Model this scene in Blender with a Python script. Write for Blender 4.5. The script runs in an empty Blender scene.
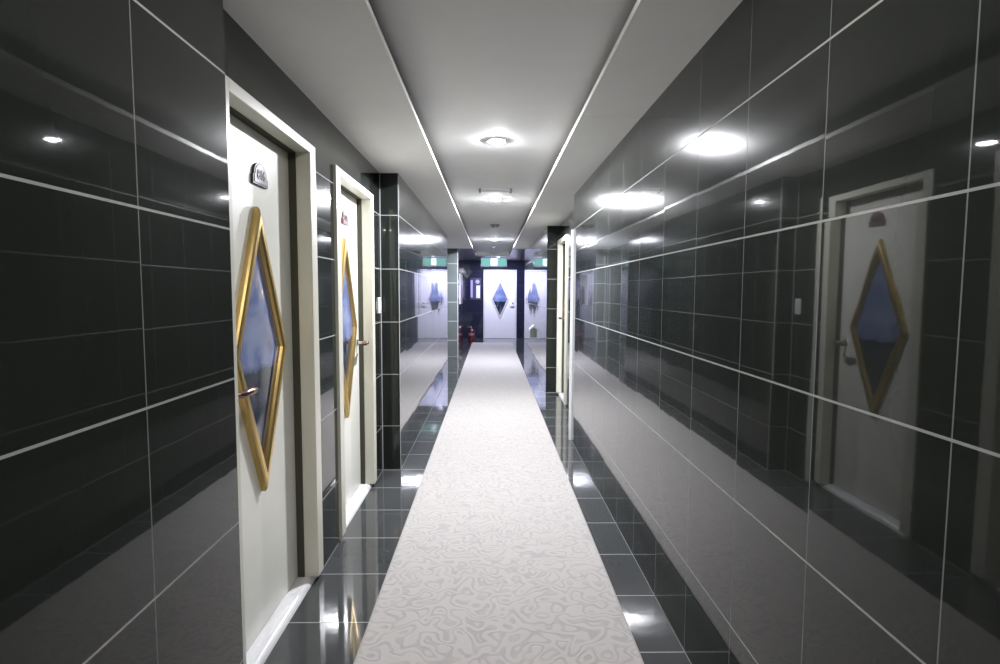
import bpy, bmesh, math, random
from mathutils import Vector, Matrix

PI = math.pi
scene = bpy.context.scene
COL = scene.collection

# ------------------------------------------------------------------ camera
CAM_H = 1.4615
cam_data = bpy.data.cameras.new('camera')
cam_data.sensor_width = 36.0
cam_data.lens = 557.0 / 1000.0 * 36.0
cam_data.clip_start = 0.02
cam_data.clip_end = 100
cam = bpy.data.objects.new('camera', cam_data)
COL.objects.link(cam)
_r = Vector((0.99986689, -0.01577052, 0.00418144)).normalized()
_f = Vector((0.01603576, 0.99715506, -0.07365214)).normalized()
_u = _r.cross(_f).normalized()
M = Matrix.Identity(4)
for i in range(3):
    M[i][0] = _r[i]; M[i][1] = _u[i]; M[i][2] = -_f[i]
M[0][3], M[1][3], M[2][3] = 0.0, 0.0, CAM_H
cam.matrix_world = M
scene.camera = cam

# ------------------------------------------------------------------ world, exposure, light levels
world = bpy.data.worlds.new('world')
scene.world = world
world.use_nodes = True
world.node_tree.nodes['Background'].inputs[0].default_value = (0.55, 0.6, 0.7, 1)
world.node_tree.nodes['Background'].inputs[1].default_value = 0.05
scene.view_settings.view_transform = 'Standard'
scene.view_settings.look = 'None'
scene.view_settings.exposure = 1.62
scene.view_settings.gamma = 1.0
scene.view_settings.use_curve_mapping = False
scene.cycles.use_denoising = True
scene.cycles.max_bounces = 16
scene.cycles.diffuse_bounces = 10
scene.cycles.glossy_bounces = 8
scene.cycles.sample_clamp_indirect = 6.0
scene.cycles.caustics_reflective = True
scene.cycles.blur_glossy = 1.0
scene.cycles.caustics_refractive = False

NEUTRAL = (1.0, 0.97, 0.93)
COOL = (0.94, 0.95, 1.0)
BLUE = (0.70, 0.71, 1.0)
# (x, y, colour, power W)
LIGHTS = [(0.036, -1.1, NEUTRAL, 12), (0.036, 1.25, NEUTRAL, 4.0), (0.036, 3.95, COOL, 34), (0.045, 6.42, COOL, 46),  # first two: unseen lamps added to light the near end
          (0.06, 11.4, (0.86, 0.88, 1.0), 58), (0.2, 16.1, BLUE, 27)]  # last: unseen lamp added to brighten the end door

# ------------------------------------------------------------------ corridor measures (metres, camera at x=0, y=0)
XR, XL = 0.79, -0.732
XRL = -0.878                 # back of the left door recess
XRR = 0.945                  # back of the right door recess
ZS = 2.378                   # underside of the side soffits
ZC = 2.50                    # raised middle of the ceiling
Y0, YE = -2.6, 17.0
ROW0, ROW = 0.3665, 0.4214   # first horizontal joint and row height

# ------------------------------------------------------------------ helpers
def tag(o, label=None, cat=None, group=None, kind=None):
    if label: o['label'] = label
    if cat: o['category'] = cat
    if group: o['group'] = group
    if kind: o['kind'] = kind
    return o

def empty(name, loc, rz=0.0):
    o = bpy.data.objects.new(name, None)
    COL.objects.link(o)
    o.location = loc
    o.rotation_euler = (0, 0, rz)
    o.empty_display_size = 0.1
    return o

def obj(name, bm, mats, parent=None, smooth=None):
    bmesh.ops.recalc_face_normals(bm, faces=bm.faces[:])
    me = bpy.data.meshes.new(name)
    bm.to_mesh(me); bm.free()
    if not isinstance(mats, (list, tuple)): mats = [mats]
    for m in mats: me.materials.append(m)
    if smooth is not None:
        for p in me.polygons: p.use_smooth = True
        me.set_sharp_from_angle(angle=math.radians(smooth))
    o = bpy.data.objects.new(name, me)
    COL.objects.link(o)
    if parent is not None: o.parent = parent
    return o

def box(bm, x0, x1, y0, y1, z0, z1, bev=0.0, mi=0, seg=2):
    vs = [bm.verts.new((x, y, z)) for x in (x0, x1) for y in (y0, y1) for z in (z0, z1)]
    fs = []
    for a in ((0,1,3,2),(4,6,7,5),(0,4,5,1),(2,3,7,6),(0,2,6,4),(1,5,7,3)):
        f = bm.faces.new([vs[i] for i in a]); f.material_index = mi; fs.append(f)
    if bev > 0:
        es = list({e for f in fs for e in f.edges})
        bmesh.ops.bevel(bm, geom=es, offset=bev, segments=seg, affect='EDGES', profile=0.6, material=mi)
    return fs

def lathe(bm, prof, center=(0,0,0), axis='z', n=32, mi=0):
    """prof: list of (radius, height) along the axis"""
    cx, cy, cz = center
    rings = []
    for r, h in prof:
        ring = []
        if r < 1e-6:
            p = {'z': (0,0,h), 'y': (0,h,0), 'x': (h,0,0)}[axis]
            ring = [bm.verts.new((cx+p[0], cy+p[1], cz+p[2]))]
        else:
            for k in range(n):
                a = 2*PI*k/n; c, s = r*math.cos(a), r*math.sin(a)
                p = {'z': (c,s,h), 'y': (c,h,s), 'x': (h,c,s)}[axis]
                ring.append(bm.verts.new((cx+p[0], cy+p[1], cz+p[2])))
        rings.append(ring)
    for a, b in zip(rings, rings[1:]):
        if len(a) == 1 and len(b) == 1: continue
        for k in range(n):
            k2 = (k+1) % n
            if len(a) == 1: f = bm.faces.new((a[0], b[k], b[k2]))
            elif len(b) == 1: f = bm.faces.new((a[k], a[k2], b[0]))
            else: f = bm.faces.new((a[k], a[k2], b[k2], b[k]))
            f.material_index = mi

def tube(bm, pts, rad, n=12, mi=0):
    """round bar through points; rad is a number or a list"""
    pts = [Vector(p) for p in pts]
    if not isinstance(rad, (list, tuple)): rad = [rad]*len(pts)
    rings = []
    prev = None
    for i, p in enumerate(pts):
        if i == 0: t = pts[1]-pts[0]
        elif i == len(pts)-1: t = pts[-1]-pts[-2]
        else: t = (pts[i+1]-p).normalized() + (p-pts[i-1]).normalized()
        t.normalize()
        if prev is None:
            u = t.orthogonal().normalized()
        else:
            u = (prev - t*prev.dot(t)).normalized()
        prev = u
        v = t.cross(u)
        rings.append([bm.verts.new(p + rad[i]*(math.cos(2*PI*k/n)*u + math.sin(2*PI*k/n)*v)) for k in range(n)])
    for a, b in zip(rings, rings[1:]):
        for k in range(n):
            f = bm.faces.new((a[k], a[(k+1)%n], b[(k+1)%n], b[k])); f.material_index = mi
    for r_ in (rings[0], rings[-1]):
        f = bm.faces.new(r_); f.material_index = mi

def prism_xz(bm, pts, y0, y1, mi=0):
    a = [bm.verts.new((x, y0, z)) for x, z in pts]
    b = [bm.verts.new((x, y1, z)) for x, z in pts]
    fs = [bm.faces.new(a), bm.faces.new(b)]
    n = len(pts)
    for k in range(n):
        fs.append(bm.faces.new((a[k], a[(k+1)%n], b[(k+1)%n], b[k])))
    for f in fs: f.material_index = mi

# ------------------------------------------------------------------ materials
class NT:
    def __init__(self, name):
        self.m = bpy.data.materials.new(name); self.m.use_nodes = True
        self.t = self.m.node_tree; self.b = self.t.nodes['Principled BSDF']
    def n(self, typ, **kw):
        nd = self.t.nodes.new(typ)
        for k, v in kw.items(): setattr(nd, k, v)
        return nd
    def lk(self, a, b): self.t.links.new(a, b)
    def math(self, op, a, b=None, c=None, clamp=False):
        nd = self.n('ShaderNodeMath', operation=op, use_clamp=clamp)
        for i, v in enumerate((a, b, c)):
            if v is None: continue
            if isinstance(v, (int, float)): nd.inputs[i].default_value = v
            else: self.lk(v, nd.inputs[i])
        return nd.outputs[0]
    def mix(self, f, a, b):
        nd = self.n('ShaderNodeMix', data_type='RGBA')
        for s, v in ((nd.inputs[0], f), (nd.inputs[6], a), (nd.inputs[7], b)):
            if isinstance(v, (int, float)): s.default_value = v
            elif isinstance(v, tuple): s.default_value = (*v, 1) if len(v) == 3 else v
            else: self.lk(v, s)
        return nd.outputs[2]
    def noise(self, vec, scale, detail=2.0, rough=0.5, dist=0.0):
        nd = self.n('ShaderNodeTexNoise')
        self.lk(vec, nd.inputs['Vector'])
        nd.inputs['Scale'].default_value = scale; nd.inputs['Detail'].default_value = detail
        nd.inputs['Roughness'].default_value = rough; nd.inputs['Distortion'].default_value = dist
        return nd.outputs['Fac']

def plain(name, col, rough=0.5, metal=0.0, ior=1.5, coat=0.0, bump=0.0, bscale=60, var=0.04, emit=None, estr=0.0):
    t = NT(name)
    co = t.n('ShaderNodeTexCoord').outputs['Object']
    nz = t.noise(co, 7.0, 3.0)
    dark = tuple(c*(1-var*2) for c in col)
    t.lk(t.mix(nz, dark, tuple(min(1, c*(1+var)) for c in col)), t.b.inputs['Base Color'])
    t.b.inputs['Roughness'].default_value = rough
    t.b.inputs['Metallic'].default_value = metal
    t.b.inputs['IOR'].default_value = ior
    t.b.inputs['Coat Weight'].default_value = coat
    if bump > 0:
        bp = t.n('ShaderNodeBump'); bp.inputs['Strength'].default_value = bump; bp.inputs['Distance'].default_value = 0.01
        t.lk(t.noise(co, bscale, 3.0), bp.inputs['Height']); t.lk(bp.outputs[0], t.b.inputs['Normal'])
    if emit:
        t.b.inputs['Emission Color'].default_value = (*emit, 1); t.b.inputs['Emission Strength'].default_value = estr
    return t.m

def tile_wall(name, off, pitch=0.410, base=(0.0175, 0.0205, 0.0180), vtop=9.0, bias=0.0, hw=0.0029, gs=1.0):
    """polished dark tiles with pale joints, laid out in metres; each tile sits at a very slightly different tilt"""
    t = NT(name)
    co = t.n('ShaderNodeTexCoord').outputs['Object']
    sp = t.n('ShaderNodeSeparateXYZ'); t.lk(co, sp.inputs[0])
    X, Y, Z = sp.outputs
    nm = t.n('ShaderNodeNewGeometry').outputs['True Normal']
    sn = t.n('ShaderNodeSeparateXYZ'); t.lk(nm, sn.inputs[0])
    side = t.math('GREATER_THAN', t.math('ABSOLUTE', sn.outputs[0]), 0.5)      # 1 on faces along the corridor
    ty = t.math('DIVIDE', t.math('SUBTRACT', Y, off), pitch)
    tz = t.math('DIVIDE', t.math('SUBTRACT', Z, ROW0), ROW)
    fy = t.math('ABSOLUTE', t.math('SUBTRACT', t.math('FRACT', t.math('ADD', ty, 0.5)), 0.5))
    fz = t.math('ABSOLUTE', t.math('SUBTRACT', t.math('FRACT', t.math('ADD', tz, 0.5)), 0.5))
    lv = t.math('MULTIPLY', t.math('LESS_THAN', fy, 0.0016/pitch), t.math('MULTIPLY', side, t.math('LESS_THAN', Z, vtop)))
    lh = t.math('LESS_THAN', fz, hw/ROW)
    lf = t.math('LESS_THAN', Z, 0.007)
    top = t.math('LESS_THAN', Z, 2.2)
    lh = t.math('MULTIPLY', t.math('MAXIMUM', lh, lf), top)
    # faint cloudiness of the tile body
    cl = t.noise(co, 3.0, 4.0)
    body = t.mix(cl, tuple(c*0.8 for c in base), tuple(c*1.25 for c in base))
    c1 = t.mix(lv, body, (0.20, 0.21, 0.21))
    gn = t.noise(co, 2.2, 3.0)
    grout = t.mix(gn, (0.30*gs, 0.31*gs, 0.31*gs), (0.42*gs, 0.42*gs, 0.41*gs))
    c2 = t.mix(lh, c1, grout)
    t.lk(c2, t.b.inputs['Base Color'])
    line = t.math('MAXIMUM', lv, lh)
    t.lk(t.math('MULTIPLY_ADD', line, 0.4, 0.17), t.b.inputs['Roughness'])
    t.b.inputs['IOR'].default_value = 1.09
    t.lk(t.math('MULTIPLY_ADD', line, -0.8, 1.0), t.b.inputs['Coat Weight'])
    t.b.inputs['Coat Roughness'].default_value = 0.025
    t.b.inputs['Coat IOR'].default_value = 1.37
    # per tile tilt
    cb = t.n('ShaderNodeCombineXYZ')
    t.lk(t.math('FLOOR', ty), cb.inputs[0]); t.lk(t.math('FLOOR', tz), cb.inputs[1])
    wn = t.n('ShaderNodeTexWhiteNoise'); wn.noise_dimensions = '3D'; t.lk(cb.outputs[0], wn.inputs['Vector'])
    sub = t.n('ShaderNodeVectorMath', operation='SUBTRACT'); t.lk(wn.outputs['Color'], sub.inputs[0]); sub.inputs[1].default_value = (0.5, 0.5, 0.5)
    scl = t.n('ShaderNodeVectorMath', operation='SCALE'); t.lk(sub.outputs[0], scl.inputs[0]); scl.inputs['Scale'].default_value = 0.008
    bz = t.n('ShaderNodeCombineXYZ'); t.lk(t.math('MULTIPLY', t.math('MULTIPLY_ADD', t.math('LESS_THAN', ty, 0.0), 1.4, t.math('LESS_THAN', ty, 1.0)), bias), bz.inputs[1])
    ad0 = t.n('ShaderNodeVectorMath', operation='ADD'); t.lk(scl.outputs[0], ad0.inputs[0]); t.lk(bz.outputs[0], ad0.inputs[1]); scl = ad0
    # slow waviness, stretched upright like fired tile
    mp = t.n('ShaderNodeMapping'); t.lk(co, mp.inputs[0]); mp.inputs['Scale'].default_value = (6, 6, 0.7)
    bp = t.n('ShaderNodeBump'); bp.inputs['Strength'].default_value = 0.06; bp.inputs['Distance'].default_value = 0.004
    t.lk(t.noise(mp.outputs[0], 1.0, 2.0), bp.inputs['Height'])
    add = t.n('ShaderNodeVectorMath', operation='ADD'); t.lk(bp.outputs[0], add.inputs[0]); t.lk(scl.outputs[0], add.inputs[1])
    nrm = t.n('ShaderNodeVectorMath', operation='NORMALIZE'); t.lk(add.outputs[0], nrm.inputs[0])
    t.lk(nrm.outputs[0], t.b.inputs['Normal'])
    t.lk(nrm.outputs[0], t.b.inputs['Coat Normal'])
    return t.m

def tile_floor(name):
    t = NT(name)
    co = t.n('ShaderNodeTexCoord').outputs['Object']
    sp = t.n('ShaderNodeSeparateXYZ'); t.lk(co, sp.inputs[0])
    X, Y, Z = sp.outputs
    right = t.math('GREATER_THAN', X, 0.0)
    off = t.math('MULTIPLY_ADD', right, 2.151-2.367, 2.367)
    ty = t.math('DIVIDE', t.math('SUBTRACT', Y, off), 0.4215)
    fy = t.math('ABSOLUTE', t.math('SUBTRACT', t.math('FRACT', t.math('ADD', ty, 0.5)), 0.5))
    lv = t.math('LESS_THAN', fy, 0.0022/0.4215)
    cl = t.noise(co, 5.0, 5.0)
    body = t.mix(cl, (0.040, 0.043, 0.045), (0.066, 0.070, 0.072))
    t.lk(t.mix(lv, body, (0.34, 0.35, 0.36)), t.b.inputs['Base Color'])
    t.lk(t.math('MULTIPLY_ADD', lv, 0.4, 0.05), t.b.inputs['Roughness'])
    t.b.inputs['IOR'].default_value = 1.65
    cb = t.n('ShaderNodeCombineXYZ'); t.lk(t.math('FLOOR', ty), cb.inputs[0]); t.lk(right, cb.inputs[1])
    wn = t.n('ShaderNodeTexWhiteNoise'); t.lk(cb.outputs[0], wn.inputs['Vector'])
    sub = t.n('ShaderNodeVectorMath', operation='SUBTRACT'); t.lk(wn.outputs['Color'], sub.inputs[0]); sub.inputs[1].default_value = (0.5, 0.5, 0.5)
    scl = t.n('ShaderNodeVectorMath', operation='SCALE'); t.lk(sub.outputs[0], scl.inputs[0]); scl.inputs['Scale'].default_value = 0.006
    bp = t.n('ShaderNodeBump'); bp.inputs['Strength'].default_value = 0.10; bp.inputs['Distance'].default_value = 0.004
    t.lk(t.noise(co, 9.0, 2.0), bp.inputs['Height'])
    add = t.n('ShaderNodeVectorMath', operation='ADD'); t.lk(bp.outputs[0], add.inputs[0]); t.lk(scl.outputs[0], add.inputs[1])
    nrm = t.n('ShaderNodeVectorMath', operation='NORMALIZE'); t.lk(add.outputs[0], nrm.inputs[0])
    t.lk(nrm.outputs[0], t.b.inputs['Normal'])
    return t.m

def carpet_mat():
    t = NT('patterned_carpet')
    co = t.n('ShaderNodeTexCoord').outputs['Object']
    sp = t.n('ShaderNodeSeparateXYZ'); t.lk(co, sp.inputs[0])
    n1 = t.noise(co, 13.0, 0.0, 0.5, 0.3)
    ph = t.math('ADD', t.math('MULTIPLY', sp.outputs[1], 2*PI/0.13), t.math('MULTIPLY', n1, 27.0))
    w = t.math('SINE', ph)
    mr = t.n('ShaderNodeMapRange'); mr.interpolation_type = 'SMOOTHSTEP'
    t.lk(w, mr.inputs[0]); mr.inputs[1].default_value = -0.25; mr.inputs[2].default_value = 0.85
    line = mr.outputs[0]
    # the grey lines come and go a little
    br = t.noise(co, 14.0, 2.0)
    br2 = t.n('ShaderNodeMapRange'); t.lk(br, br2.inputs[0]); br2.inputs[1].default_value = 0.35; br2.inputs[2].default_value = 0.6
    line2 = t.math('MULTIPLY', line, t.math('MULTIPLY_ADD', br2.outputs[0], 0.5, 0.5))
    base = t.mix(t.noise(co, 3.0, 3.0), (0.400, 0.378, 0.364), (0.436, 0.412, 0.398))
    fib = t.noise(co, 420.0, 2.0)
    base = t.mix(t.math('MULTIPLY', fib, 0.35), base, (0.37, 0.355, 0.34))
    t.lk(t.mix(line2, base, (0.335, 0.318, 0.318)), t.b.inputs['Base Color'])
    t.b.inputs['Roughness'].default_value = 0.95
    t.b.inputs['Specular IOR Level'].default_value = 0.15
    t.b.inputs['Sheen Weight'].default_value = 0.25
    bp = t.n('ShaderNodeBump'); bp.inputs['Strength'].default_value = 0.5; bp.inputs['Distance'].default_value = 0.006
    h = t.math('ADD', t.math('MULTIPLY', line2, -0.6), t.math('MULTIPLY', fib, 0.5))
    t.lk(h, bp.inputs['Height']); t.lk(bp.outputs[0], t.b.inputs['Normal'])
    return t.m

def etched_glass():
    """diamond light of the doors: pale blue etched scene above, dark glass below (local z is height)"""
    t = NT('etched_door_glass')
    co = t.n('ShaderNodeTexCoord').outputs['Object']
    sp = t.n('ShaderNodeSeparateXYZ'); t.lk(co, sp.inputs[0])
    n = t.noise(co, 4.5, 3.0, 0.5, 0.8)
    ne = t.noise(co, 14.0, 3.0)
    edge = t.math('ADD', sp.outputs[2], t.math('MULTIPLY', t.math('SUBTRACT', ne, 0.5), 0.05))
    up = t.n('ShaderNodeMapRange'); t.lk(edge, up.inputs[0]); up.inputs[1].default_value = 1.125; up.inputs[2].default_value = 1.155
    sw = t.n('ShaderNodeMapRange'); t.lk(n, sw.inputs[0]); sw.inputs[1].default_value = 0.40; sw.inputs[2].default_value = 0.66
    upc = t.mix(sw.outputs[0], (0.13, 0.17, 0.36), (0.27, 0.33, 0.52))
    lo = t.mix(sw.outputs[0], (0.016, 0.024, 0.05), (0.045, 0.055, 0.09))
    t.lk(t.mix(up.outputs[0], lo, upc), t.b.inputs['Base Color'])
    t.lk(t.math('MULTIPLY_ADD', sw.outputs[0], 0.16, 0.05), t.b.inputs['Roughness'])
    t.b.inputs['IOR'].default_value = 2.1
    return t.m

MT = {
    'tiles_left_near': tile_wall('dark_tile_left', 1.182 - 0.41*6),
    'tiles_left': tile_wall('dark_tile_left_recess', 2.75, vtop=2.05),
    'tiles_grey': tile_wall('grey_green_tile', 2.75, base=(0.13, 0.15, 0.148), hw=0.010),
    'tiles_right': tile_wall('dark_tile_right', 0.926, bias=0.0055),
    'tiles_end': tile_wall('dark_tile_end', 0.2, base=(0.020, 0.023, 0.042), gs=0.2),
    'floor': tile_floor('dark_floor_tile'),
    'carpet': carpet_mat(),
    'binding': plain('carpet_binding', (0.34, 0.325, 0.315), 0.9, bump=0.3, bscale=300),
    'paint': plain('ceiling_paint', (0.92, 0.92, 0.905), 0.75, bump=0.05, bscale=90, var=0.02),
    'soffit': plain('soffit_paint', (0.92, 0.92, 0.89), 0.65, bump=0.04, bscale=70, var=0.02),
    'lobby_ceiling': plain('dark_lobby_ceiling', (0.20, 0.19, 0.22), 0.3, var=0.05),  # far soffits and end ceiling, coloured darker than the near soffits
    'raw_board': plain('unpainted_board', (0.10, 0.095, 0.085), 0.9),  # dark colour stands in for shade in the slot above the lip
    'grout': plain('corner_joint', (0.52, 0.53, 0.53), 0.7),
    'white_trim': plain('white_plastic_trim', (0.80, 0.81, 0.82), 0.35),
    'frame': plain('cream_door_frame', (0.66, 0.65, 0.56), 0.32, coat=0.2, var=0.02),
    'leaf': plain('cream_door_leaf', (0.80, 0.80, 0.735), 0.34, coat=0.1, var=0.02),
    'leaf_white': plain('white_door_leaf', (0.80, 0.80, 0.84), 0.35, var=0.02),
    'gasket': plain('dark_olive_gasket', (0.055, 0.055, 0.035), 0.7),
    'brass': plain('polished_brass', (0.70, 0.50, 0.20), 0.28, metal=0.85, bump=0.03, bscale=30),
    'pale_brass': plain('pale_painted_moulding', (0.66, 0.62, 0.60), 0.3),
    'glass': etched_glass(),
    'plate_grey': plain('pewter_plate', (0.20, 0.19, 0.22), 0.3, metal=0.3),
    'plate_rim': plain('dark_plate_rim', (0.035, 0.03, 0.045), 0.35, metal=0.2),
    'plate_red': plain('maroon_plate', (0.17, 0.06, 0.08), 0.35),
    'ink': plain('dark_lettering', (0.03, 0.028, 0.025), 0.5),
    'bronze': plain('bronze_handle', (0.30, 0.20, 0.17), 0.22, metal=0.9),
    'chrome': plain('brushed_chrome', (0.62, 0.60, 0.58), 0.2, metal=0.95),
    'marble': plain('white_marble_sill', (0.70, 0.70, 0.72), 0.22, bump=0.02, bscale=20, var=0.06),
    'steel': plain('white_fitting', (0.78, 0.78, 0.78), 0.4),
    'dark_plastic': plain('dark_grey_plastic', (0.06, 0.06, 0.065), 0.45),
    'grey_plastic': plain('grey_plastic', (0.25, 0.25, 0.26), 0.5),
    'switch': plain('ivory_switch', (0.80, 0.81, 0.79), 0.3),
    'red': plain('extinguisher_red', (0.13, 0.010, 0.02), 0.3, coat=0.4),
    'maroon_band': plain('dull_pink_band', (0.35, 0.22, 0.26), 0.5),
    'black': plain('black_rubber', (0.015, 0.015, 0.017), 0.5),
    'paper': plain('white_paper', (0.78, 0.78, 0.82), 0.7),
    'poster_dark': plain('dark_purple_print', (0.05, 0.04, 0.09), 0.35),
    'poster_lilac': plain('lilac_print', (0.42, 0.42, 0.68), 0.4),
    'maroon_print': plain('maroon_print', (0.10, 0.05, 0.10), 0.4),
    'sign_green': plain('exit_sign_green', (0.10, 0.38, 0.34), 0.4, emit=(0.14, 0.42, 0.40), estr=0.35),
    'sign_white': plain('exit_sign_white', (0.75, 0.85, 0.85), 0.4, emit=(0.75, 0.95, 1.0), estr=0.95),
    'box_grey': plain('grey_green_front', (0.22, 0.24, 0.20), 0.5),
}

# ------------------------------------------------------------------ floor and carpet
bm = bmesh.new(); box(bm, -1.6, 1.6, Y0-0.3, YE+0.3, -0.12, 0.0)
tag(obj('floor', bm, MT['floor']), 'polished dark grey floor tiles showing either side of the carpet runner', 'floor', kind='structure')

bm = bmesh.new()
box(bm, -0.527, 0.597, Y0+0.1, 15.6, 0.0, 0.011, 0.004)
rt = empty('carpet_runner', (0, 0, 0))
tag(rt, 'long pale carpet runner with a wavy grey maze pattern on the tiles', 'carpet')
obj('pile', bm, MT['carpet'], rt)
bm = bmesh.new()
box(bm, -0.534, -0.526, Y0+0.1, 15.6, 0.0, 0.010, 0.003)
box(bm, 0.596, 0.604, Y0+0.1, 15.6, 0.0, 0.010, 0.003)
box(bm, -0.534, 0.604, 15.598, 15.608, 0.0, 0.010, 0.003)
obj('edge_binding', bm, MT['binding'], rt)

# ------------------------------------------------------------------ walls
D1C, D2C, DW, DFW = 2.300, 3.6475, 0.81, 0.985       # door centres along the corridor, leaf and frame widths
HZ = 2.155                                            # top of a door frame
def recess_with_doors(bm, xa, xb, ya, yb, doors, ztop, hz=HZ):
    y = ya
    for c, w in doors:
        a, b = c-w/2, c+w/2
        box(bm, xa, xb, y, a, 0, ztop)
        box(bm, xa, xb, a, b, hz, ztop)
        y = b
    box(bm, xa, xb, y, yb, 0, ztop)

ZT = 2.6
bm = bmesh.new()
box(bm, -1.4, XL, Y0, 1.588, 0, ZT, mi=0)
recess_with_doors(bm, -1.4, XRL, 1.588, 4.46, [(D1C, DFW-0.01), (D2C, DFW-0.01)], ZT)
for f in bm.faces:
    if f.calc_center_median().y > 1.589: f.material_index = 1
box(bm, -1.4, XL, 4.46, 9.35, 0, ZT, mi=1)
box(bm, -1.4, -1.02, 9.35, 12.3, 0, ZT, mi=1)
box(bm, -1.4, XL, 12.3, 12.5, 0, ZT, mi=3)
box(bm, -1.4, XL, 12.5, YE, 0, ZT, mi=4)
# pale pointed joints at the corners of the piers
for x, y in ((XRL+0.002, 4.459), (XL-0.001, 4.459), (XL-0.004, 12.299), (-0.97, 12.299), (XL-0.001, 9.351)):
    w = 0.004 if y < 10 else 0.016
    box(bm, x-w/2, x+w/2, y-0.002, y+0.003, 0, 2.37, mi=2)
obj_l = obj('wall_left', bm, [MT['tiles_left_near'], MT['tiles_left'], MT['grout'], MT['tiles_grey'], MT['tiles_end']])
tag(obj_l, 'left corridor wall of polished dark tiles with a recess for two doors', 'wall', kind='structure')

bm = bmesh.new()
box(bm, XR, 1.4, Y0, 5.39, 0, ZT)
recess_with_doors(bm, XRR, 1.4, 5.39, 7.93, [(7.40, 0.91)], ZT, 2.17)
box(bm, XR, 1.4, 7.93, 13.2, 0, ZT)
box(bm, 1.10, 1.4, 13.2, YE, 0, ZT)
tag(obj('wall_right', bm, MT['tiles_right']), 'right corridor wall of polished dark tiles with pale joints', 'wall', kind='structure')

bm = bmesh.new()
EX0, EX1, EZ = -0.235, 0.775, 2.10
box(bm, -1.4, EX0, YE, YE+0.25, 0, ZT)
box(bm, EX1, 1.4, YE, YE+0.25, 0, ZT)
box(bm, EX0, EX1, YE, YE+0.25, EZ, ZT)
tag(obj('wall_end', bm, MT['tiles_end']), 'dark tiled wall at the far end around the white door', 'wall', kind='structure')
bm = bmesh.new(); box(bm, -1.4, 1.4, Y0-0.25, Y0, 0, ZT)
tag(obj('wall_back', bm, MT['tiles_end']), 'dark tiled wall closing the corridor behind the viewer', 'wall', kind='structure')

# white corner strip where the right wall stops
bm = bmesh.new(); box(bm, 0.768, 0.80, 5.372, 5.402, 0.0, 2.05, 0.004)
tag(obj('trim_1', bm, MT['white_trim']), 'upright white corner strip where the right tiled wall ends', 'trim', kind='structure')

# ------------------------------------------------------------------ ceiling: raised middle, dropped soffits on both sides
CL, CR = -0.403, 0.470
bm = bmesh.new(); box(bm, -1.4, 1.4, Y0-0.2, YE+0.2, ZC, ZC+0.1)
box(bm, CL, CR, 14.83, 14.848, ZS+0.012, ZC)
tag(obj('ceiling', bm, MT['paint']), 'raised pale grey middle strip of the ceiling with the lamps', 'ceiling', kind='structure')
def soffit(x0, x1, ya, yb, side, bm=None):
    """pale board with a thin lip; material 1 is the unpainted board behind it, deep in the shadow slot"""
    bm = bm or bmesh.new()
    box(bm, x0, x1, ya, yb, ZS, ZS+0.026, 0.002)
    if side < 0:
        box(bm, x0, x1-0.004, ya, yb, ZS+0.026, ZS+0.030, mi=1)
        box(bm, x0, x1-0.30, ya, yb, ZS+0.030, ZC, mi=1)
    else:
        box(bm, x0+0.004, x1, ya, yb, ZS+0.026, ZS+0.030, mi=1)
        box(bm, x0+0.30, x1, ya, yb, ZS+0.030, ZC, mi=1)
    return bm
tag(obj('trim_2', soffit(-1.4, CL, Y0, 12.25, -1), [MT['soffit'], MT['raw_board']]), 'lowered pale soffit along the left side of the ceiling', 'soffit', kind='structure')
tag(obj('trim_3', soffit(CR, 1.4, Y0, 2.998, 1), [MT['soffit'], MT['raw_board']]), 'near length of the lowered soffit on the right, up to its joint', 'soffit', kind='structure')
tag(obj('trim_4', soffit(CR, 1.4, 3.002, 12.25, 1), [MT['soffit'], MT['raw_board']]), 'far length of the lowered soffit on the right, beyond its joint', 'soffit', kind='structure')
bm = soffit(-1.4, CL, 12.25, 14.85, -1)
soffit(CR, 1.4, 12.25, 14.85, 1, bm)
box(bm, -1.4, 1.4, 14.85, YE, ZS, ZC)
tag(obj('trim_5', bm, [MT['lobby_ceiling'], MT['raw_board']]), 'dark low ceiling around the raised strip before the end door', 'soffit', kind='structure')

# ------------------------------------------------------------------ doors
def rhomb(a, b, cz=1.208):
    return [(0, cz-b), (a, cz), (0, cz+b), (-a, cz)]

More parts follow.
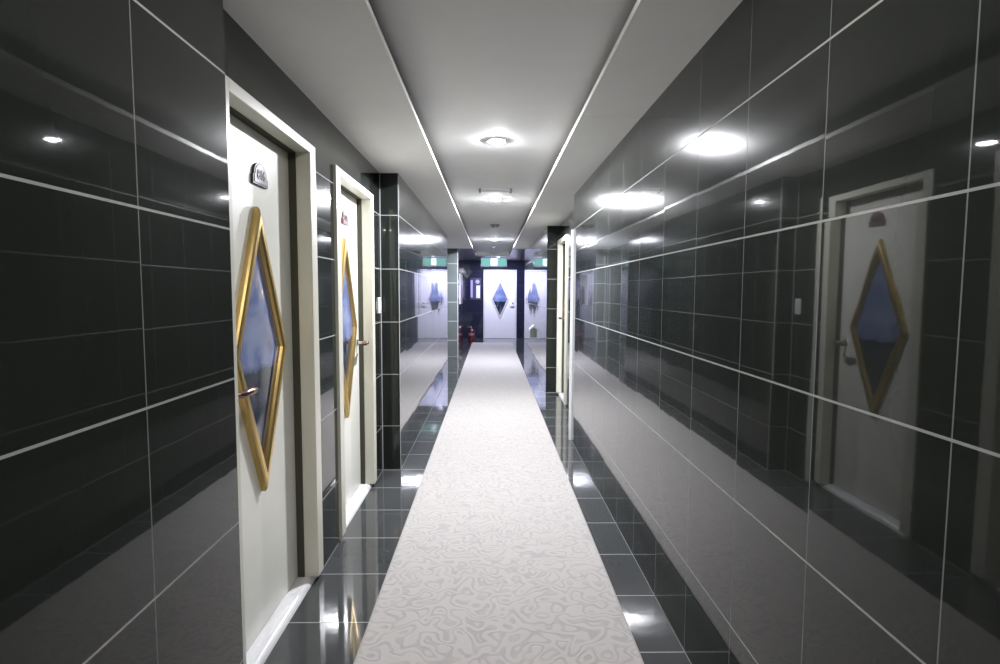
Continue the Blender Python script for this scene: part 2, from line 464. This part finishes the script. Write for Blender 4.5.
def make_door(name, label, loc, rz, W, H, frame_w, frame_h, wall_gap, hside, plate, frame_mat, leaf_mat, mould, sill=True, mould_w=0.047, handle_mat='bronze'):
    """local x along the wall, -y out of the wall towards the corridor, z up; leaf face at y=0"""
    d = empty(name, loc, rz)
    tag(d, label, 'door', kind='structure')
    # frame: two jambs and a head with a rebate for the leaf
    fy = -(wall_gap + 0.018)
    bm = bmesh.new()
    jw = (frame_w - W)/2 - 0.002
    for s in (-1, 1):
        a, b = s*(W/2+0.004), s*frame_w/2
        x0, x1 = min(a, b), max(a, b)
        box(bm, x0, x1, fy, -0.033, 0.028 if sill else 0, frame_h, 0.003)
        a2 = s*(W/2+0.018); x0, x1 = min(a2, b), max(a2, b)
        box(bm, x0, x1, -0.033, 0.06, 0.028 if sill else 0, frame_h)
    box(bm, -W/2-0.004, W/2+0.004, fy, -0.033, H+0.004, frame_h, 0.003)
    box(bm, -W/2-0.018, W/2+0.018, -0.033, 0.06, H+0.018, frame_h)
    obj('door_frame', bm, MT[frame_mat], d)
    bm = bmesh.new()
    for s in (-1, 1):
        a, b = s*(W/2+0.001), s*(W/2+0.018)
        box(bm, min(a, b), max(a, b), -0.0325, 0.03, 0.028, H+0.002)
    box(bm, -W/2-0.018, W/2+0.018, -0.0325, 0.03, H+0.002, H+0.018)
    obj('gasket', bm, MT['gasket'], d)
    bm = bmesh.new(); box(bm, -W/2, W/2, 0.0, 0.04, 0.032 if sill else 0.008, H, 0.002)
    obj('door_leaf', bm, MT[leaf_mat], d)
    # diamond moulding
    a, b = 0.262, 0.590
    dist = a*b/math.hypot(a, b)
    bm = bmesh.new()
    prof = [(0, 0.0), (0, -0.017), (0.004, -0.025), (0.012, -0.030), (mould_w-0.016, -0.030), (mould_w-0.006, -0.024), (mould_w, -0.014), (mould_w, 0.0)]
    rings = []
    for o, y in prof:
        s = 1 - o/dist
        rings.append([bm.verts.new((x, y, z)) for x, z in rhomb(a*s, b*s)])
    for r0, r1 in zip(rings, rings[1:]):
        for k in range(4):
            bm.faces.new((r0[k], r0[(k+1)%4], r1[(k+1)%4], r1[k]))
    obj('diamond_frame', bm, MT[mould], d)
    s = 1 - (mould_w-0.003)/dist
    bm = bmesh.new(); prism_xz(bm, rhomb(a*s, b*s), -0.006, -0.001)
    g = obj('glass_panel', bm, MT['glass'], d); g['label'] = 'pale blue and dark etched glass'
    # lever handle with rose and escutcheon
    hx = hside*(W/2-0.062); hz = 1.088
    bm = bmesh.new()
    lathe(bm, [(0, 0), (0.026, 0), (0.026, -0.006), (0.020, -0.011), (0.011, -0.013), (0.0105, -0.050), (0, -0.050)], (hx, 0, hz), 'y', 24)
    obj('handle_rose', bm, MT['chrome'], d, smooth=40)
    bm = bmesh.new()
    L = -hside
    tube(bm, [(hx, -0.040, hz), (hx+L*0.003, -0.066, hz), (hx+L*0.018, -0.082, hz+0.001), (hx+L*0.055, -0.086, hz+0.003), (hx+L*0.105, -0.084, hz+0.001), (hx+L*0.128, -0.078, hz-0.002)],
         [0.011, 0.012, 0.0125, 0.015, 0.015, 0.009], 14)
    obj('lever_handle', bm, MT[handle_mat], d, smooth=50)
    bm = bmesh.new()
    lathe(bm, [(0, 0), (0.014, 0), (0.014, -0.004), (0.010, -0.006), (0, -0.006)], (hx, 0, hz-0.09), 'y', 20)
    obj('keyhole_cover', bm, MT['chrome'], d, smooth=40)
    # number plate: flat bottom, arched top
    if plate:
        txt, face, rim = plate
        pc, pz, hw = 0.055, 1.890, 0.074
        def outline(k):
            pts = [(pc-hw*k, pz+0.044-0.044*k), (pc+hw*k, pz+0.044-0.044*k)]
            pts.append((pc+hw*k, pz+0.044-0.010*k))
            for q in range(0, 13):
                t = PI*q/12
                pts.append((pc+hw*0.86*k*math.cos(t), pz+0.044-0.004*k + 0.052*k*math.sin(t)))
            pts.append((pc-hw*k, pz+0.044-0.010*k))
            return pts
        bm = bmesh.new(); prism_xz(bm, outline(1.0), -0.010, 0.0)
        p = obj('number_plate', bm, MT[rim], d)
        bm = bmesh.new(); prism_xz(bm, outline(0.84), -0.0125, -0.0095)
        obj('plate_face', bm, MT[face], p)
        cu = bpy.data.curves.new('number', 'FONT'); cu.body = txt; cu.size = 0.052; cu.extrude = 0.0012; cu.offset = 0.0016
        cu.align_x = 'CENTER'; cu.align_y = 'CENTER'
        tmp = bpy.data.objects.new('tmp', cu); COL.objects.link(tmp)
        bpy.context.view_layer.update()
        me = bpy.data.meshes.new_from_object(tmp); bpy.data.objects.remove(tmp)
        me.materials.clear(); me.materials.append(MT['ink'])
        o = bpy.data.objects.new('number', me); COL.objects.link(o); o.parent = p
        o.rotation_euler = (PI/2, 0, 0); o.location = (pc, -0.0135, pz+0.040)
    if sill:
        # low marble threshold, rounded towards the corridor
        bm = bmesh.new()
        x0, x1 = -frame_w/2+0.012, frame_w/2-0.012
        prof = [(0.05, 0), (0.05, 0.028), (-0.030, 0.028), (-0.052, 0.026), (-0.066, 0.019), (-0.074, 0.008), (-0.076, 0)]
        A = [bm.verts.new((x0, y, z)) for y, z in prof]; B = [bm.verts.new((x1, y, z)) for y, z in prof]
        bm.faces.new(A); bm.faces.new(B)
        for k in range(len(prof)):
            k2 = (k+1) % len(prof)
            bm.faces.new((A[k], A[k2], B[k2], B[k]))
        obj('threshold', bm, MT['marble'], d, smooth=35)
    return d

make_door('door_1', 'nearest cream door on the left, brass diamond frame and grey number plate', (-0.963, D1C, 0), PI/2, DW, 2.108, DFW, HZ, 0.085, -1,
          ('816', 'plate_grey', 'plate_rim'), 'frame', 'leaf', 'brass')
make_door('door_2', 'second cream door on the left with small maroon number plate', (-0.963, D2C, 0), PI/2, DW, 2.108, DFW, HZ, 0.085, 1,
          ('815', 'plate_red', 'plate_red'), 'frame', 'leaf', 'brass')
make_door('door_3', 'cream door frame in the recess on the right', (1.030, 7.40, 0), -PI/2, 0.76, 2.108, 0.915, 2.165, 0.085, -1,
          None, 'frame', 'leaf', 'brass')
make_door('door_4', 'white door with diamond glass at the far end of the corridor', (0.270, YE+0.03, 0), 0, 0.93, 2.065, 1.005, 2.098, 0.03, 1,
          None, 'leaf_white', 'leaf_white', 'pale_brass', sill=False, mould_w=0.035, handle_mat='chrome')

# ------------------------------------------------------------------ ceiling fittings
def emission(name, col, strength):
    t = NT(name)
    t.b.inputs['Base Color'].default_value = (*col, 1)
    t.b.inputs['Emission Color'].default_value = (*col, 1); t.b.inputs['Emission Strength'].default_value = strength
    return t.m

lamp_labels = [
    'small round ceiling lamp behind the viewer',
    'small round ceiling lamp above the viewer, out of the picture',
    'nearest lit round ceiling lamp, just before the white bracketed strip',
    'second lit round ceiling lamp, just beyond the white bracketed strip',
    'third lit round ceiling lamp, beyond the dark round detector',
    'round ceiling lamp over the end door behind the exit sign',
]
for (x, y, c, p), lb in zip(LIGHTS, lamp_labels):
    zc = ZC if y < 14.8 else ZS
    d = empty('ceiling_lamp', (x, y, zc))
    tag(d, lb, 'lamp', 'round ceiling lamps')
    bm = bmesh.new()
    lathe(bm, [(0.046, 0.0), (0.070, 0.0), (0.070, -0.003), (0.066, -0.007), (0.055, -0.007), (0.052, -0.004), (0.046, -0.002), (0.046, 0.0)], n=40)
    obj('trim_ring', bm, MT['steel'], d, smooth=40)
    bm = bmesh.new()
    R = 0.050
    lathe(bm, [(R, -0.003), (R*0.98, -0.0075), (R*0.88, -0.010), (R*0.68, -0.012), (R*0.36, -0.0135), (0, -0.014)], n=32)
    # strength from the wattage: radiant exitance over the dome
    area = PI*R*R*1.1
    obj('diffuser', bm, emission('lamp_glow', c, p/(PI*area)), d, smooth=60)

# bracketed strip across the ceiling
d = empty('ceiling_strip', (0.040, 5.80, ZC))
tag(d, 'short white strip across the ceiling with a dark bracket at each end', 'ceiling fitting')
bm = bmesh.new(); box(bm, -0.15, 0.15, -0.05, 0.05, -0.016, 0.0, 0.003)
obj('strip', bm, MT['steel'], d)
for s in (-1, 1):
    bm = bmesh.new(); box(bm, s*0.158-0.012, s*0.158+0.012, -0.055, 0.055, -0.032, 0.0, 0.004)
    obj('bracket', bm, MT['grey_plastic'], d)

def detector(y, r, mat, lab):
    d = empty('smoke_detector', (0.055, y, ZC)); tag(d, lab, 'smoke detector')
    bm = bmesh.new(); lathe(bm, [(0, 0), (r, 0), (r, -0.012), (r*0.86, -0.022), (0, -0.022)], n=32)
    obj('base', bm, MT[mat], d, smooth=35)
    bm = bmesh.new(); lathe(bm, [(r*0.62, -0.022), (r*0.60, -0.040), (r*0.4, -0.048), (0, -0.050)], n=32)
    obj('cap', bm, MT[mat], d, smooth=35)
detector(8.87, 0.075, 'grey_plastic', 'dark grey round detector on the ceiling between the second and third lamps')
detector(13.2, 0.06, 'steel', 'small pale round detector on the ceiling just before the exit sign')

# ------------------------------------------------------------------ exit sign
d = empty('exit_sign', (0.073, 14.98, 2.228))
tag(d, 'green and white illuminated exit sign hanging before the end door', 'exit sign')
bm = bmesh.new(); box(bm, -0.350, 0.350, 0.0, 0.05, -0.126, 0.120, 0.006)
obj('housing', bm, MT['steel'], d)
bm = bmesh.new(); box(bm, -0.335, 0.335, -0.004, 0.0005, -0.100, 0.100)
obj('green_face', bm, MT['sign_green'], d)
bm = bmesh.new()
box(bm, -0.085, 0.085, -0.007, -0.0035, -0.090, 0.090)           # lit doorway
obj('doorway_symbol', bm, MT['sign_white'], d)
def stroke(bm, pts, w, y0=-0.011, y1=-0.0065):
    for (x0, z0), (x1, z1) in zip(pts, pts[1:]):
        dx, dz = x1-x0, z1-z0; L = math.hypot(dx, dz); nx, nz = -dz/L*w/2, dx/L*w/2
        prism_xz(bm, [(x0+nx, z0+nz), (x1+nx, z1+nz), (x1-nx, z1-nz), (x0-nx, z0-nz)], y0, y1)
bm = bmesh.new()
lathe(bm, [(0, -0.0065), (0.014, -0.0065), (0.014, -0.011), (0, -0.011)], (0.012, 0, 0.062), 'y', 18)
stroke(bm, [(0.006, 0.045), (-0.008, -0.005)], 0.024)
stroke(bm, [(-0.008, -0.005), (0.022, -0.030), (0.014, -0.070)], 0.014)
stroke(bm, [(-0.008, -0.005), (-0.022, -0.040), (-0.055, -0.052)], 0.014)
stroke(bm, [(0.004, 0.038), (0.034, 0.022), (0.050, 0.036)], 0.010)
stroke(bm, [(0.002, 0.038), (-0.028, 0.028), (-0.040, 0.006)], 0.010)
obj('running_figure', bm, MT['sign_green'], d)
for s in (-1, 1):
    bm = bmesh.new()
    tube(bm, [(s*0.25, 0.025, 0.118), (s*0.25, 0.025, 0.150)], 0.006, 10)
    obj('hanger', bm, MT['steel'], d)

# ------------------------------------------------------------------ light switch on the left recess wall
d = empty('light_switch', (XRL, 4.375, 1.345), PI/2)
tag(d, 'white rectangular light switch on the dark tiles beside the second left door', 'light switch')
bm = bmesh.new(); box(bm, -0.040, 0.040, -0.009, 0.0, -0.062, 0.062, 0.004)
obj('cover_plate', bm, MT['switch'], d)
for s in (-1, 1):
    bm = bmesh.new(); box(bm, s*0.0165-0.0135, s*0.0165+0.0135, -0.014, -0.008, -0.034, 0.034, 0.002)
    obj('rocker', bm, MT['switch'], d)

# ------------------------------------------------------------------ fire extinguisher at the far left
d = empty('fire_extinguisher', (-0.56, 15.75, 0.0))
tag(d, 'red fire extinguisher on the floor left of the end door', 'fire extinguisher')
bm = bmesh.new()
lathe(bm, [(0, 0), (0.078, 0), (0.084, 0.010), (0.084, 0.30), (0.074, 0.345), (0.045, 0.375), (0.026, 0.385), (0.026, 0.40), (0, 0.40)], n=28)
obj('cylinder', bm, MT['red'], d, smooth=35)
bm = bmesh.new(); lathe(bm, [(0, 0.40), (0.022, 0.40), (0.022, 0.435), (0, 0.435)], n=18)
box(bm, -0.075, 0.02, -0.010, 0.010, 0.430, 0.442, 0.002); box(bm, -0.080, 0.015, -0.010, 0.010, 0.458, 0.468, 0.002)
obj('valve', bm, MT['chrome'], d)
bm = bmesh.new()
tube(bm, [(0.02, 0, 0.415), (0.07, -0.02, 0.42), (0.105, -0.03, 0.36), (0.105, -0.03, 0.22), (0.098, -0.03, 0.12)], [0.010, 0.010, 0.010, 0.010, 0.017], 10)
obj('hose', bm, MT['black'], d, smooth=50)
bm = bmesh.new()
lathe(bm, [(0.0848, 0.20), (0.0852, 0.20), (0.0852, 0.27), (0.0848, 0.27)], n=28)
o = obj('paper_band', bm, MT['maroon_band'], d, smooth=50); o['label'] = 'dull pink label band'

# ------------------------------------------------------------------ notices near the end
d = empty('wall_notice', (-0.475, YE, 1.51))
tag(d, 'dark framed notice with white and lilac panels left of the end door', 'notice')
bm = bmesh.new(); box(bm, -0.165, 0.165, -0.014, 0.0, -0.32, 0.34, 0.004)
obj('backing', bm, MT['poster_dark'], d)
bm = bmesh.new(); box(bm, 0.02, 0.135, -0.018, -0.0135, -0.27, 0.11); obj('white_panel', bm, MT['paper'], d)
bm = bmesh.new(); lathe(bm, [(0, -0.0135), (0.062, -0.0135), (0.062, -0.018), (0, -0.018)], (0.06, 0, 0.225), 'y', 28); obj('lilac_disc', bm, MT['poster_lilac'], d)
bm = bmesh.new(); box(bm, -0.150, -0.085, -0.018, -0.0135, -0.25, 0.27); obj('side_panel', bm, MT['poster_lilac'], d)

d = empty('wall_poster', (XL, 13.55, 1.45), PI/2)
tag(d, 'white poster with a dark maroon shape on the left wall past the far pier', 'poster')
bm = bmesh.new(); box(bm, -0.55, 0.55, -0.012, 0.0, -0.30, 0.42, 0.003); obj('sheet', bm, MT['paper'], d)
bm = bmesh.new()
prism_xz(bm, [(-0.22, -0.29), (0.42, -0.29), (0.40, 0.02), (0.26, 0.15), (0.02, 0.15), (-0.14, 0.02)], -0.016, -0.0115)
obj('maroon_shape', bm, MT['maroon_print'], d)

# ------------------------------------------------------------------ small peaked box low on the right wall
d = empty('wall_box', (XR, 10.35, 0.60))
tag(d, 'small grey box with a sloping white lid, low on the right wall near the end', 'wall box')
bm = bmesh.new(); prism_xz(bm, [(-0.062, 0), (0, 0), (0, 0.190), (-0.062, 0.155)], -0.09, 0.09)
obj('body', bm, MT['box_grey'], d)
bm = bmesh.new(); prism_xz(bm, [(-0.080, 0.125), (-0.080, 0.160), (0, 0.232), (0, 0.190), (-0.062, 0.152), (-0.062, 0.125)], -0.10, 0.10)
obj('sloping_lid', bm, MT['steel'], d)
